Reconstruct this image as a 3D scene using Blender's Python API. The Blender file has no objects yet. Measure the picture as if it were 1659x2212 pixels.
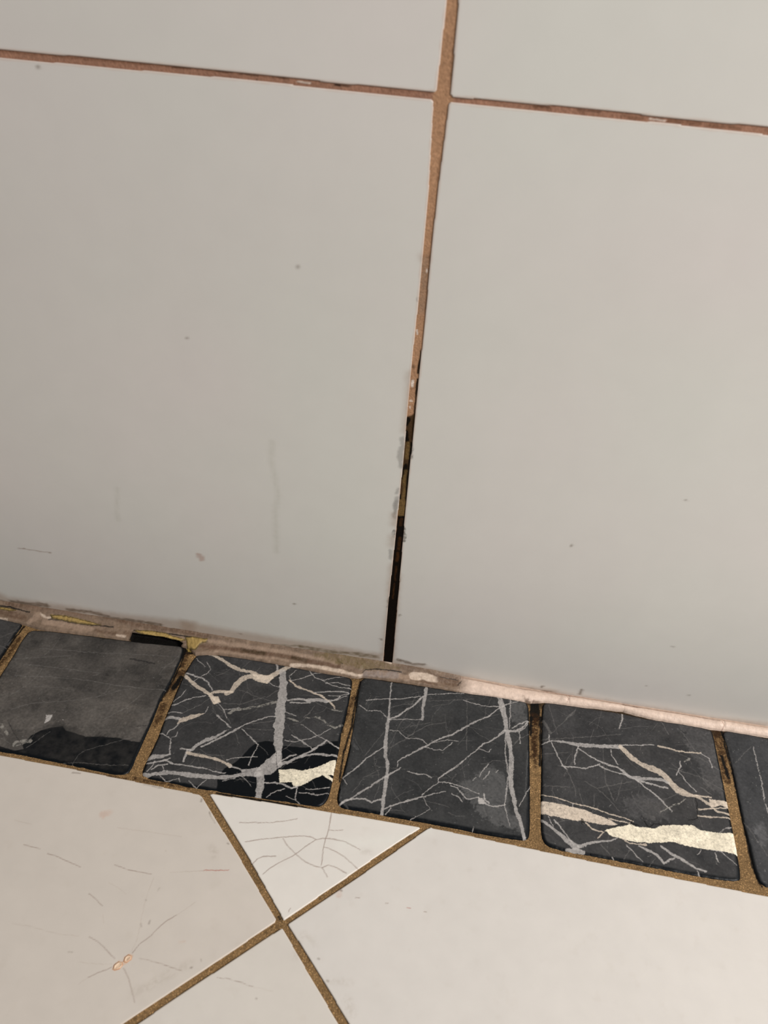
import bpy, math
import numpy as np

# ------------------------------------------------------------------ camera
scene = bpy.context.scene
COL = scene.collection
cam_d = bpy.data.cameras.new('camera')
cam = bpy.data.objects.new('camera', cam_d)
COL.objects.link(cam)
cam.location = (0.025142, -0.330648, 0.384358)
cam.rotation_euler = (0.8974039, -0.0604211, 0.1537787)
cam_d.sensor_fit = 'HORIZONTAL'
cam_d.sensor_width = 36.0
cam_d.lens = 36.0 * 1768.39 / 1659.0
cam_d.clip_start = 0.01
cam_d.dof.use_dof = True
cam_d.dof.focus_distance = 0.452
cam_d.dof.aperture_fstop = 17.0
scene.camera = cam

# ------------------------------------------------------------------ light
world = bpy.data.worlds.new('world')
scene.world = world
world.use_nodes = True
world.node_tree.nodes['Background'].inputs[0].default_value = (1.0, 0.975, 0.94, 1)
world.node_tree.nodes['Background'].inputs[1].default_value = 0.275

def area(name, loc, target, size, power, color):
    d = bpy.data.lights.new(name, 'AREA')
    d.shape = 'DISK'; d.size = size; d.energy = power; d.color = color
    o = bpy.data.objects.new(name, d)
    COL.objects.link(o)
    o.location = loc
    v = np.array(target) - np.array(loc)
    from mathutils import Vector
    o.rotation_euler = Vector(v).to_track_quat('-Z', 'Y').to_euler()
    return o
area('lamp_light', (1.1, -0.55, 1.1), (0.0, -0.05, 0.1), 0.4, 29.5, (1.0, 0.97, 0.945))

scene.view_settings.view_transform = 'Standard'
scene.view_settings.look = 'None'
scene.view_settings.gamma = 1.0
scene.view_settings.use_curve_mapping = False
scene.view_settings.exposure = 0.0

# ------------------------------------------------------------------ helpers
def lin(c):
    c = np.array(c, float) / 255.0
    return np.where(c <= 0.04045, c / 12.92, ((c + 0.055) / 1.055) ** 2.4)

def noise(x, y, scale, seed, octaves=3):
    """smooth value noise in [-1, 1]; x, y in mm, scale = feature size in mm"""
    out = np.zeros(np.broadcast(x, y).shape); amp = 1.0; tot = 0.0
    for k in range(octaves):
        r = np.random.RandomState(seed * 31 + k).rand(257, 257)
        u = x / scale + 1000.37 + 17 * k; v = y / scale + 1000.71 + 29 * k
        iu = np.floor(u).astype(int); iv = np.floor(v).astype(int)
        fu = u - iu; fv = v - iv
        fu = fu * fu * (3 - 2 * fu); fv = fv * fv * (3 - 2 * fv)
        a = iu % 256; b = iv % 256
        n = (r[b, a] * (1 - fu) + r[b, a + 1] * fu) * (1 - fv) + (r[b + 1, a] * (1 - fu) + r[b + 1, a + 1] * fu) * fv
        out += amp * (n * 2 - 1); tot += amp; amp *= 0.55; scale *= 0.5
    return out / tot

def sstep(a, b, x):
    t = np.clip((x - a) / (b - a), 0, 1)
    return t * t * (3 - 2 * t)

def poly_sd(P, X, Y):
    """signed distance to polygon (positive inside) and nearest point"""
    P = np.asarray(P, float); n = len(P)
    best = np.full(X.shape, 1e18); NX = np.zeros(X.shape); NY = np.zeros(X.shape)
    ins = np.zeros(X.shape, bool)
    for i in range(n):
        ax, ay = P[i]; bx, by = P[(i + 1) % n]
        dx, dy = bx - ax, by - ay
        L = dx * dx + dy * dy + 1e-12
        t = np.clip(((X - ax) * dx + (Y - ay) * dy) / L, 0, 1)
        qx = ax + t * dx; qy = ay + t * dy
        d = (X - qx) ** 2 + (Y - qy) ** 2
        m = d < best
        best = np.where(m, d, best); NX = np.where(m, qx, NX); NY = np.where(m, qy, NY)
        if ay != by:
            c = ((ay > Y) != (by > Y)) & (X < (bx - ax) * (Y - ay) / (by - ay) + ax)
            ins ^= c
    d = np.sqrt(best)
    return np.where(ins, d, -d), NX, NY

def chaikin(P, n=2):
    P = np.asarray(P, float)
    for _ in range(n):
        Q = np.roll(P, -1, 0)
        P = np.stack([0.75 * P + 0.25 * Q, 0.25 * P + 0.75 * Q], 1).reshape(-1, 2)
    return P

# colour key -> (sRGB, opacity, roughness or None, broken-up amount)
KEY = {
 # marble
 'g': ((176, 171, 167), .97, .42, 0), 'c': ((204, 189, 172), .98, .42, 0), 'y': ((222, 212, 190), 1, .4, 0),
 'f': ((112, 109, 106), .6, None, 0), 'n': ((118, 115, 112), .42, None, .4), 'b': ((150, 146, 138), .95, .42, .9), 'h': ((88, 88, 88), .6, None, 0),
 'k': ((8, 7, 6), .95, None, 0), 'd': ((26, 26, 28), .8, None, 0),
 # wall dirt
 'smg': ((140, 137, 132), .6, .4, 0), 'smk': ((78, 72, 62), .75, .4, .6), 'smp': ((160, 138, 120), .6, .5, 0),
 'smb': ((98, 80, 62), .8, .5, .25), 'smo': ((102, 88, 60), .75, .5, .5), 'scr': ((128, 100, 82), .7, .4, .4),
 'smr': ((176, 150, 138), .7, .4, 0), 'sms': ((150, 148, 128), .25, .3, .3),
 # wall joint
 'gk': ((10, 7, 4), .95, .6, 0), 'gd': ((48, 33, 15), .93, .7, 0), 'gb': ((116, 92, 56), .85, .8, .5), 'gx': ((5, 3, 2), .99, .7, 0),
 'gr': ((66, 40, 18), .8, .8, .5), 'gg': ((140, 116, 96), .7, .8, .3), 'gw': ((225, 212, 200), .85, .4, 0), 'ge': ((105, 78, 58), .8, .7, 0),
 'gy': ((104, 72, 52), .6, .8, .4),
 # border joint
 'fk': ((5, 4, 3), .98, .7, 0), 'fd': ((46, 28, 12), .85, .8, .7), 'fy': ((168, 142, 78), .75, .7, .4),
 # floor tiles
 'cr': ((140, 122, 112), .8, None, 0), 'cp': ((165, 110, 98), .75, None, 0), 'cq': ((165, 150, 138), .35, None, 0),
 'sp': ((188, 160, 145), .5, None, .4), 'sd': ((120, 108, 98), .7, None, .5), 'sq': ((168, 158, 146), .3, None, .8), 'sm2': ((214, 216, 208), .25, None, .3),
 'sr': ((196, 164, 138), .8, .6, .2),
 # caulk
 'bb': ((92, 70, 54), .75, .6, .6), 'bm': ((120, 98, 82), .6, .6, .5), 'bk': ((10, 9, 7), .95, .6, 0), 'bk2': ((140, 112, 98), .8, .6, 0),
 'by': ((156, 131, 78), .92, .5, .2), 'bw': ((205, 186, 168), .85, .4, .25), 'bl': ((152, 130, 112), .8, .5, .2), 'bn': ((90, 66, 50), .85, .6, .3),
 'bx': ((56, 42, 20), .85, .6, .3), 'bo': ((104, 88, 58), .7, .6, .6), 'bs': ((130, 124, 124), .5, .6, .5),
}

def paint(C, xs, ys, X, Y, ops, warp, soft, seed, grain=0.0, special=None):
    """lay stains, veins and cracks into the colour array C (h, w, 4)"""
    WX = warp * (noise(X, Y, 2.2, seed, 2) + .5 * noise(X, Y, .7, seed + 1, 2) + (.35 * noise(X, Y, .4, seed + 30, 1) if grain else 0))
    WY = warp * (noise(X, Y, 2.2, seed + 2, 2) + .5 * noise(X, Y, .7, seed + 3, 2) + (.35 * noise(X, Y, .4, seed + 31, 1) if grain else 0))
    BR = noise(X, Y, 1.2, seed + 4, 3); WN = noise(X, Y, 4.0, seed + 5, 2)
    FG = noise(X, Y, .55, seed + 6, 2) if grain else None; AL = noise(X, Y, 3.0, seed + 7, 3) if grain else None
    for op in ops:
        kind, key, pts, wd = op
        if special and key in special: continue
        P = np.array(pts, float).reshape(-1, 2) / 10.0
        col, alpha, rough, br = KEY[key]
        w = np.array(wd, float) / 100.0
        mw = (w.max() if len(w) else 0) + 3 * warp + soft + 2
        i0, i1 = np.searchsorted(xs, [P[:, 0].min() - mw, P[:, 0].max() + mw])
        j0, j1 = np.searchsorted(ys, [P[:, 1].min() - mw, P[:, 1].max() + mw])
        if i1 <= i0 or j1 <= j0: continue
        sl = (slice(j0, j1), slice(i0, i1))
        x = X[sl] + WX[sl]; y = Y[sl] + WY[sl]
        if grain and len(w) and w.max() < 160: w = w * .82
        if kind == 'p':
            sd, _, _ = poly_sd(P, x, y)
        else:
            sd = np.full(x.shape, -1e9)
            n = len(P); tot = max(n - 1, 1)
            for i in range(n - 1):
                ax, ay = P[i]; bx, by = P[i + 1]; dx, dy = bx - ax, by - ay
                t = np.clip(((x - ax) * dx + (y - ay) * dy) / (dx * dx + dy * dy + 1e-9), 0, 1)
                d = np.hypot(x - ax - t * dx, y - ay - t * dy)
                hw = .5 * (w[i] * (1 - t) + w[i + 1] * t) * (1 + .35 * WN[sl])
                sd = np.maximum(sd, hw - d)
        s = SOFT.get(key, soft)
        if grain: sd = sd + .13 * grain * FG[sl]
        a = sstep(-s, s, sd) * alpha
        if grain and key not in ('k', 'd'): a = a * np.clip(1.0 - .55 * grain * np.clip(FG[sl] + .1, 0, 1) - .5 * grain * np.clip(AL[sl], 0, 1) * (key != 'y'), 0, 1)
        if br: a = a * (1 - br * sstep(-.15, .35, BR[sl]))
        if grain and len(w) and key != 'y': a = a * np.clip(.76 + .24 * (w.max() - 40) / 160, .76, 1)
        c = lin(col)
        tone = 1 + .10 * BR[sl] + (grain * (.16 * FG[sl] + .22 * AL[sl]) if grain else 0)
        for k in range(3): C[sl][..., k] = C[sl][..., k] * (1 - a) + c[k] * tone * a
        if rough is not None: C[sl][..., 3] = C[sl][..., 3] * (1 - a) + rough * a

SOFT = {'smp': 3.2, 'smb': .9, 'smo': .9, 'smg': .8, 'smk': .5, 'smr': .6, 'sms': 2.0, 'sq': 1.8, 'sp': .8, 'sm2': 4.0, 'sd': .45,
        'bb': .9, 'bm': .9, 'bn': .8, 'bx': .9, 'bo': .8, 'bs': .8, 'bl': .7, 'bw': .5, 'gd': .5, 'gb': .6, 'gr': .5, 'gg': 1.5, 'fd': .8, 'ge': .5, 'gy': .4}

def sheet(name, xs, ys, X, Y, Hh, C, frame, mat, parent=None, keep=None, pos=None):
    """a heightfield mesh; frame 'floor': (x, y, h); 'wall': (x, -h, y); millimetres"""
    h, w = X.shape
    co = np.empty((h, w, 3), np.float32)
    if frame == 'floor': co[..., 0] = X; co[..., 1] = Y; co[..., 2] = Hh
    elif frame == 'wall': co[..., 0] = X; co[..., 1] = -Hh; co[..., 2] = Y
    else: co[:] = pos
    co *= .001
    idx = np.arange(h * w).reshape(h, w)
    q = np.stack([idx[:-1, :-1], idx[:-1, 1:], idx[1:, 1:], idx[1:, :-1]], -1).reshape(-1, 4)
    if keep is not None:
        kq = (keep[:-1, :-1] | keep[:-1, 1:] | keep[1:, 1:] | keep[1:, :-1]).reshape(-1)
        q = q[kq]
    used, inv = np.unique(q, return_inverse=True)
    q = inv.reshape(-1, 4)
    co = co.reshape(-1, 3)[used]; cc = C.reshape(-1, 4)[used].astype(np.float32)
    me = bpy.data.meshes.new(name)
    me.vertices.add(len(co)); me.vertices.foreach_set('co', co.ravel())
    me.loops.add(q.size); me.loops.foreach_set('vertex_index', q.ravel().astype(np.int32))
    me.polygons.add(len(q))
    me.polygons.foreach_set('loop_start', np.arange(0, q.size, 4, dtype=np.int32))
    me.update(calc_edges=True)
    me.polygons.foreach_set('use_smooth', np.ones(len(q), bool))
    at = me.attributes.new('paint', 'FLOAT_COLOR', 'POINT')
    at.data.foreach_set('color', cc.ravel())
    me.materials.append(mat)
    o = bpy.data.objects.new(name, me)
    COL.objects.link(o)
    if parent: o.parent = parent
    return o

def axis(lo, hi, step, fine):
    """grid positions: coarse step between lo and hi, finer ones inside each (a, b, s) of fine"""
    pts = [lo, hi]
    x = lo
    while x < hi:
        s = step
        for a, b, st in fine:
            if a <= x < b: s = min(s, st)
            elif x < a < x + s: s = min(s, max(a - x, st))
        x += s
        if x < hi: pts.append(x)
    return np.unique(np.round(pts, 4))

def tag(o, label, cat, group=None, kind=None):
    if label: o['label'] = label
    if cat: o['category'] = cat
    if group: o['group'] = group
    if kind: o['kind'] = kind
    return o

def tile(name, outline, xs, ys, frame, mat, base, bevel, depth, thick, edge_noise, seed, shade):
    X, Y = np.meshgrid(xs, ys)
    sd, NX, NY = poly_sd(outline, X, Y)
    if edge_noise:
        n_e = edge_noise * (noise(X, Y, 5, seed, 3))
        sdn = sd + np.where(sd > -.1, n_e * sstep(0, 1.2, sd), 0)
    else: sdn = sd
    t = np.clip(1 - sdn / bevel, 0, 1)
    Hh = -depth * (1 - np.sqrt(np.clip(1 - t ** 2.2, 0, 1)))
    keep = sd > 0
    C = np.empty(X.shape + (4,)); C[..., :3] = lin(base); C[..., 3] = .3
    Hh, C = shade(X, Y, sd, Hh, C)
    X2 = np.where(keep, X, NX); Y2 = np.where(keep, Y, NY)
    Hh = np.where(keep, Hh, -thick)
    return sheet(name, xs, ys, X2, Y2, Hh, C, frame, mat, keep=keep)

# ------------------------------------------------------------------ materials
def material(name, rough=None, noise_scale=400., noise_amt=.1, bump=.0, bump_scale=900., spec=.5, speck=None, coat=0.0, paint_attr=True, color=(150,150,150)):
    m = bpy.data.materials.new(name); m.use_nodes = True
    nt = m.node_tree; N = nt.nodes; L = nt.links
    b = N['Principled BSDF']
    b.inputs['Specular IOR Level'].default_value = spec
    tc = N.new('ShaderNodeTexCoord')
    nz = N.new('ShaderNodeTexNoise'); nz.inputs['Scale'].default_value = noise_scale; nz.inputs['Detail'].default_value = 5
    L.new(tc.outputs['Object'], nz.inputs['Vector'])
    mr = N.new('ShaderNodeMapRange'); mr.inputs['From Min'].default_value = .3; mr.inputs['From Max'].default_value = .7
    mr.inputs['To Min'].default_value = 1 - noise_amt; mr.inputs['To Max'].default_value = 1 + noise_amt
    L.new(nz.outputs['Fac'], mr.inputs['Value'])
    mx = N.new('ShaderNodeVectorMath'); mx.operation = 'SCALE'
    if paint_attr:
        at = N.new('ShaderNodeAttribute'); at.attribute_name = 'paint'
        L.new(at.outputs['Color'], mx.inputs[0])
        if rough is None: L.new(at.outputs['Alpha'], b.inputs['Roughness'])
    else:
        mx.inputs[0].default_value = tuple(lin(color))
    if rough is not None: b.inputs['Roughness'].default_value = rough
    L.new(mr.outputs[0], mx.inputs['Scale'])
    out = mx.outputs[0]
    if speck:
        vo = N.new('ShaderNodeTexNoise'); vo.inputs['Scale'].default_value = speck[0]; vo.inputs['Detail'].default_value = 2
        L.new(tc.outputs['Object'], vo.inputs['Vector'])
        r2 = N.new('ShaderNodeMapRange'); r2.inputs['From Min'].default_value = speck[1]; r2.inputs['From Max'].default_value = speck[1] + .06
        r2.inputs['To Min'].default_value = 0; r2.inputs['To Max'].default_value = speck[3]
        L.new(vo.outputs['Fac'], r2.inputs['Value'])
        mi = N.new('ShaderNodeMix'); mi.data_type = 'RGBA'
        L.new(r2.outputs[0], mi.inputs['Factor'])
        br = N.new('ShaderNodeVectorMath'); br.operation = 'SCALE'; br.inputs['Scale'].default_value = speck[2]
        L.new(out, br.inputs[0]); L.new(out, mi.inputs['A']); L.new(br.outputs[0], mi.inputs['B'])
        out = mi.outputs['Result']
    L.new(out, b.inputs['Base Color'])
    if bump:
        nb = N.new('ShaderNodeTexNoise'); nb.inputs['Scale'].default_value = bump_scale; nb.inputs['Detail'].default_value = 4
        L.new(tc.outputs['Object'], nb.inputs['Vector'])
        bp = N.new('ShaderNodeBump'); bp.inputs['Strength'].default_value = bump; bp.inputs['Distance'].default_value = .0004
        L.new(nb.outputs['Fac'], bp.inputs['Height']); L.new(bp.outputs[0], b.inputs['Normal'])
    if coat:
        b.inputs['Coat Weight'].default_value = coat; b.inputs['Coat Roughness'].default_value = .12
    return m

M_wall = material('glazed_wall_ceramic', None, 60, .012, spec=.4)
M_floor = material('satin_floor_ceramic', None, 90, .02, .05, 1500, spec=.35)
M_marble = material('black_marble', None, 700, .16, .15, 1600, spec=.13)
M_grout = material('sandy_grout', None, 1100, .3, 1.0, 1500, spec=.15, speck=(1500, .58, 2.3, .8))
M_wgrout = material('wall_grout', None, 900, .16, .6, 1300, spec=.08)
M_caulk = material('old_caulk', None, 500, .12, .35, 900, spec=.35)
M_chip = material('bare_clay_body', .6, 900, .15, .6, 1500, spec=.3, paint_attr=False, color=(208, 178, 150))
M_plain = material('grout_bed', .85, 1100, .25, .5, 1500, spec=.15, paint_attr=False, color=(105, 84, 56))

VEINS={
't2':[['p','wet',[-774,-921,-767,-894,-754,-865,-713,-822,-682,-771,-665,-722,-637,-680,-589,-656,-542,-652,-527,-681,-461,-663,-383,-659,-273,-626,-240,-592,-152,-560,-142,-691,-133,-964,-222,-1030,-516,-1030,-772,-1022,-761,-987],[]],
['l','c',[-1087,-110,-1028,-129,-977,-153,-925,-181,-868,-197,-807,-200,-743,-214,-700,-216],[271,266,258,261,271,271,269,272]],
['l','c',[-707,-223,-774,-226,-820,-244,-845,-273,-860,-309,-871,-358,-892,-383],[421,426,425,405,380,386,403]],
['l','c',[-715,-225,-677,-206,-631,-153,-590,-111],[362,357,356,361]],
['p','c',[-786,-213,-719,-209,-676,-195,-657,-218,-682,-266,-730,-260,-775,-253],[]],
['l','c',[-1184,-295,-1132,-333,-1087,-366,-1030,-386,-979,-412,-926,-447],[266,264,275,279,267,260]],
['l','c',[-868,-368,-932,-376,-970,-389,-989,-408],[224,226,228,224]],
['p','c',[-993,-420,-937,-413,-905,-448,-943,-471],[]],
['l','g',[-1174,-286,-1111,-296,-1066,-303,-1022,-331,-982,-376],[123,122,116,103,99]],
['l','g',[-1107,-333,-1079,-290,-1054,-263,-1040,-227,-1081,-180],[52,52,52,41,43]],
['l','g',[-1157,-162,-1079,-213],[38,37]],
['l','g',[-619,-161,-591,-242,-571,-354,-553,-471,-540,-547,-522,-639,-498,-726,-505,-763],[465,542,684,687,660,584,429,483]],
['l','g',[-499,-726,-508,-782,-535,-827,-571,-860],[563,986,1021,513]],
['l','g',[-559,-862,-548,-903,-540,-944,-530,-1012],[443,405,442,452]],
['l','g',[-667,-99,-652,-157],[168,166]],
['l','c',[-560,-214,-514,-248,-460,-263,-398,-277,-345,-292,-306,-315,-256,-361],[132,136,140,140,136,129,125]],
['l','g',[-536,-362,-476,-337,-425,-339],[141,142,140]],
['l','g',[-425,-339,-363,-322,-313,-322],[262,263,261]],
['l','g',[-517,-371,-453,-363,-406,-351],[100,100,100]],
['l','g',[-312,-327,-275,-309,-253,-294,-245,-271],[100,100,96,89]],
['l','g',[-548,-212,-495,-185,-422,-131,-352,-100],[53,53,53,54]],
['l','g',[-470,-108,-423,-164,-370,-175,-323,-198,-262,-206,-191,-203],[55,58,61,61,62,62]],
['l','g',[-370,-175,-301,-139,-213,-110],[42,43,43]],
['l','g',[-348,-197,-285,-174,-203,-184],[52,53,52]],
['l','g',[-399,-272,-312,-249,-240,-234,-194,-235],[82,83,83,82]],
['l','g',[-314,-280,-257,-274,-197,-241],[51,51,51]],
['l','g',[-300,-309,-259,-305,-210,-259],[50,50,49]],
['l','g',[-545,-222,-572,-184,-541,-134],[34,35,40]],
['l','b',[-839,-515,-815,-485,-755,-468,-697,-441,-640,-409,-604,-386],[193,198,198,199,200,200]],
['l','g',[-877,-497,-832,-483,-788,-466],[59,60,60]],
['l','f',[-890,-455,-796,-441,-726,-396,-668,-363],[60,60,61,61]],
['l','f',[-833,-345,-771,-353,-716,-373,-612,-388],[50,49,49,49]],
['l','f',[-659,-367,-629,-324,-610,-299],[49,49,50]],
['l','g',[-701,-244,-642,-274,-615,-279],[48,49,50]],
['l','g',[-923,-456,-877,-497,-844,-550],[58,56,54]],
['l','f',[-935,-469,-871,-516,-810,-582],[51,49,47]],
['l','g',[-904,-543,-854,-572,-803,-605],[86,84,83]],
['l','g',[-1009,-423,-1060,-444,-1102,-468,-1132,-499,-1171,-527],[72,72,71,71,71]],
['l','g',[-1132,-407,-1147,-456,-1174,-498],[58,59,60]],
['l','f',[-979,-437,-1013,-485,-1062,-535,-1105,-574],[60,60,60,59]],
['l','g',[-968,-496,-971,-536,-983,-549],[44,46,49]],
['l','c',[-1098,-640,-1083,-613,-1044,-586,-1009,-569,-977,-543],[94,330,393,335,79]],
['l','g',[-1181,-623,-1150,-607,-1101,-607],[216,213,207]],
['l','g',[-1177,-578,-1133,-564,-1095,-567],[59,59,57]],
['l','g',[-1090,-639,-1103,-670,-1126,-694,-1129,-718],[74,76,75,69]],
['l','g',[-1183,-715,-1139,-725,-1096,-744,-1087,-788,-1069,-839],[87,84,73,76,74]],
['l','g',[-1095,-735,-1076,-721,-1078,-694],[47,45,41]],
['l','g',[-1183,-897,-1153,-874,-1111,-861,-1068,-841],[236,363,307,182]],
['l','g',[-1167,-916,-1127,-900,-1074,-876,-1056,-863],[107,107,108,109]],
['l','g',[-970,-797,-945,-755,-905,-710,-865,-687,-819,-632],[197,219,316,224,93]],
['l','g',[-920,-760,-871,-718,-823,-671,-786,-635,-750,-594],[119,120,121,121,122]],
['l','g',[-750,-594,-712,-558,-658,-522,-617,-494,-578,-486],[85,86,87,88,87]],
['l','f',[-711,-562,-651,-545,-578,-516],[67,67,67]],
['l','f',[-742,-593,-678,-594,-608,-585,-562,-576],[56,56,56,56]],
['l','g',[-738,-606,-690,-635,-647,-673,-620,-686],[67,65,65,67]],
['l','f',[-771,-632,-742,-673,-714,-714],[38,38,38]],
['l','g',[-1022,-794,-981,-790,-964,-791],[143,141,139]],
['l','g',[-984,-791,-983,-831,-985,-867],[146,145,146]],
['l','c',[-977,-812,-925,-815,-862,-816,-806,-823,-755,-835,-728,-847],[207,207,206,201,195,190]],
['l','g',[-728,-847,-688,-852,-654,-863],[92,91,89]],
['l','g',[-1155,-987,-1126,-982,-1101,-968,-1033,-946,-958,-940,-883,-938,-809,-932,-737,-918,-669,-892,-586,-863],[427,312,244,240,285,334,320,273,240,430]],
['l','g',[-1082,-877,-1022,-892,-969,-890,-915,-888,-862,-887],[98,100,102,102,102]],
['l','g',[-862,-887,-813,-895,-745,-894],[66,67,67]],
['l','g',[-1132,-948,-1105,-917,-1058,-899],[80,81,80]],
['l','g',[-1150,-961,-1134,-923,-1129,-895],[78,77,76]],
['l','g',[-1077,-972,-1036,-998,-1008,-993,-971,-969,-956,-991],[43,46,52,50,42]],
['l','g',[-916,-975,-876,-1001,-860,-1006,-842,-969,-826,-949],[44,44,51,50,51]],
['l','g',[-1084,-913,-1061,-943],[42,42]],
['l','g',[-655,-862,-606,-845,-572,-830],[173,173,174]],
['l','g',[-635,-824,-635,-771,-625,-724,-620,-686],[47,48,49,49]],
['l','g',[-762,-814,-722,-793,-664,-777,-606,-765],[53,53,53,53]],
['l','f',[-958,-808,-852,-800,-777,-790],[53,53,53]],
['l','g',[-476,-784,-435,-767,-404,-734,-356,-707,-299,-684,-238,-677,-181,-674],[263,175,158,160,161,178,142]],
['l','g',[-378,-713,-319,-663,-282,-619,-258,-586],[123,158,157,123]],
['l','g',[-257,-587,-222,-606,-179,-621],[96,96,97]],
['l','g',[-474,-766,-443,-733,-403,-707],[86,88,89]],
['p','y',[-471,-819,-410,-802,-350,-799,-294,-775,-254,-749,-215,-715,-182,-699,-180,-752,-177,-795,-234,-807,-279,-841,-316,-879,-341,-900,-371,-902,-384,-879,-448,-896],[]],
['l','y',[-227,-801,-173,-825],[180,179]],
['l','g',[-527,-911,-476,-901,-431,-901,-375,-915,-342,-896],[100,100,98,99,100]],
['l','g',[-491,-988,-475,-964,-430,-935,-411,-922],[56,57,58,58]],
['l','g',[-375,-915,-347,-906,-347,-939,-341,-979],[66,61,59,58]],
['l','g',[-333,-933,-282,-927,-238,-926,-182,-907],[57,57,57,57]],
['l','g',[-302,-906,-238,-893,-183,-870],[50,50,50]],
['l','g',[-393,-965,-344,-980,-303,-997],[47,46,46]],
['l','g',[-419,-508,-363,-540,-309,-568,-258,-586],[53,53,53,53]],
['l','g',[-456,-588,-401,-614,-348,-641,-312,-661],[61,60,60,59]],
['l','g',[-484,-631,-429,-629,-358,-596,-303,-557,-251,-503],[55,55,55,55,55]],
['l','f',[-477,-690,-442,-641,-396,-604],[52,54,55]],
['l','b',[-343,-449,-310,-452,-271,-483,-229,-494,-194,-468],[134,128,126,133,131]],
['l','b',[-405,-461,-329,-441],[97,97]],
['l','g',[-532,-442,-463,-458],[57,56]],
['l','f',[-418,-459,-391,-419,-378,-366],[64,62,61]],
['l','b',[-506,-482,-446,-494],[131,131]],
['l','b',[-270,-374,-213,-372],[138,138]],
['l','g',[-669,-892,-626,-909,-585,-944],[39,38,37]],
['l','g',[-738,-940,-685,-913],[43,43]],
['l','f',[-867,-202,-863,-245],[43,43]],
['l','k',[-528,-677,-510,-728,-496,-770,-469,-844],[30,30,30,29]],
['l','k',[-306,-889,-299,-854],[38,39]]],
't3':[['p','haze',[486,-703,560,-679,601,-610,660,-562,730,-602,757,-718,776,-839,842,-891,851,-944,736,-927,648,-904,586,-835,515,-782],[]],
['p','haze',[743,-77,835,-100,846,-261,790,-292,748,-221],[]],
['l','h',[-140,-340,-130,-486,-118,-570,-80,-609],[210,205,205,217]],
['l','h',[-136,-720,-127,-805,-114,-930,-65,-973],[106,104,102,106]],
['l','h',[-157,-134,-151,-239,-144,-321],[167,164,162]],
['l','h',[856,-432,852,-614,847,-743],[94,91,89]],
['l','g',[36,-94,43,-200,52,-301,59,-380,61,-458,66,-542,77,-614,98,-673,105,-743,106,-803,108,-886,115,-976],[75,74,105,176,221,233,201,214,225,222,204,201]],
['l','g',[247,-92,246,-158,243,-242,249,-341],[233,214,179,144]],
['l','g',[66,-379,167,-353,247,-340],[49,49,49]],
['l','g',[65,-374,109,-345,144,-298,187,-253,221,-194,235,-171],[123,120,119,118,116,117]],
['l','g',[-91,-269,-13,-244,108,-218,219,-176],[61,61,61,61]],
['l','f',[60,-289,121,-256,185,-238],[59,60,61]],
['l','g',[258,-155,355,-130,470,-101],[52,52,52]],
['l','f',[263,-201,392,-170,530,-131],[51,51,51]],
['l','g',[474,-153,549,-169,623,-169,688,-156],[63,62,62,61]],
['l','g',[793,-93,720,-139,681,-173,627,-240,557,-289,489,-352,430,-408,378,-442,334,-475,284,-522,227,-571,171,-618,149,-650],[49,77,99,108,109,106,98,107,105,103,94,84,65]],
['l','g',[149,-650,151,-679],[61,61]],
['l','g',[171,-681,125,-725,72,-775,28,-827,-17,-869,-55,-910,-115,-963],[83,115,113,112,103,103,110]],
['l','g',[723,-320,697,-359,652,-406,606,-439,577,-478,541,-522,506,-566,488,-587,457,-629,415,-668,381,-706,383,-731,343,-774,304,-823],[131,109,112,93,81,73,72,95,120,104,68,46,54,53]],
['l','g',[62,-566,29,-601,-4,-639,-24,-661,-54,-708,-84,-753,-121,-800],[78,77,76,75,74,73,73]],
['l','g',[-125,-796,-95,-834],[46,46]],
['l','g',[-112,-958,-81,-927,-33,-910,11,-905,50,-914,97,-889],[110,112,114,114,113,112]],
['l','g',[120,-940,167,-908,221,-877,277,-849,312,-830,361,-804,426,-779],[93,102,111,120,72,65,49]],
['l','g',[132,-971,155,-931],[52,52]],
['l','g',[312,-830,332,-876,356,-896,317,-936,263,-970],[38,39,36,38,38]],
['l','g',[674,-68,690,-109,705,-168,720,-226,731,-304,745,-359,759,-432,769,-495,767,-568,765,-613,771,-682,788,-755,804,-818,828,-886,853,-979],[279,343,369,325,286,353,328,284,290,323,281,250,219,200,211]],
['l','g',[747,-76,751,-179,750,-300],[59,58,56]],
['l','g',[728,-343,732,-456,743,-546,753,-615,749,-703,741,-789],[72,72,71,69,67,65]],
['l','g',[741,-789,754,-852,775,-920],[46,46,46]],
['l','g',[735,-324,783,-315,822,-285,857,-229],[213,225,118,82]],
['l','g',[766,-296,805,-259,853,-227],[78,81,83]],
['l','g',[799,-319,838,-282,857,-238],[60,58,55]],
['l','g',[807,-318,815,-393],[58,57]],
['l','f',[863,-316,808,-366,770,-421],[52,50,48]],
['l','g',[875,-653,846,-726,818,-790],[50,50,49]],
['l','g',[448,-736,490,-745,515,-774,539,-799,568,-793,600,-778],[69,68,66,68,65,64]],
['p','g',[596,-775,626,-782,646,-811,606,-815],[]],
['l','g',[628,-752,638,-788,657,-801],[124,129,135]],
['l','g',[643,-812,687,-818,745,-796],[92,90,88]],
['l','g',[443,-724,519,-735,603,-757],[69,69,69]],
['l','g',[383,-727,443,-724],[52,52]],
['l','g',[212,-695,274,-701,304,-696,343,-709],[61,61,61,61]],
['l','g',[463,-784,494,-795,518,-823],[59,58,57]],
['l','g',[596,-655,616,-607,644,-561],[52,53,54]],
['l','g',[568,-682,581,-658],[45,45]],
['l','g',[623,-667,654,-608],[52,53]],
['l','g',[689,-610,699,-590],[67,68]],
['l','g',[589,-475,640,-484,651,-463],[57,55,47]],
['l','g',[284,-522,339,-530,386,-525,435,-464],[46,46,44,42]],
['l','f',[449,-710,471,-662],[45,45]],
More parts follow.
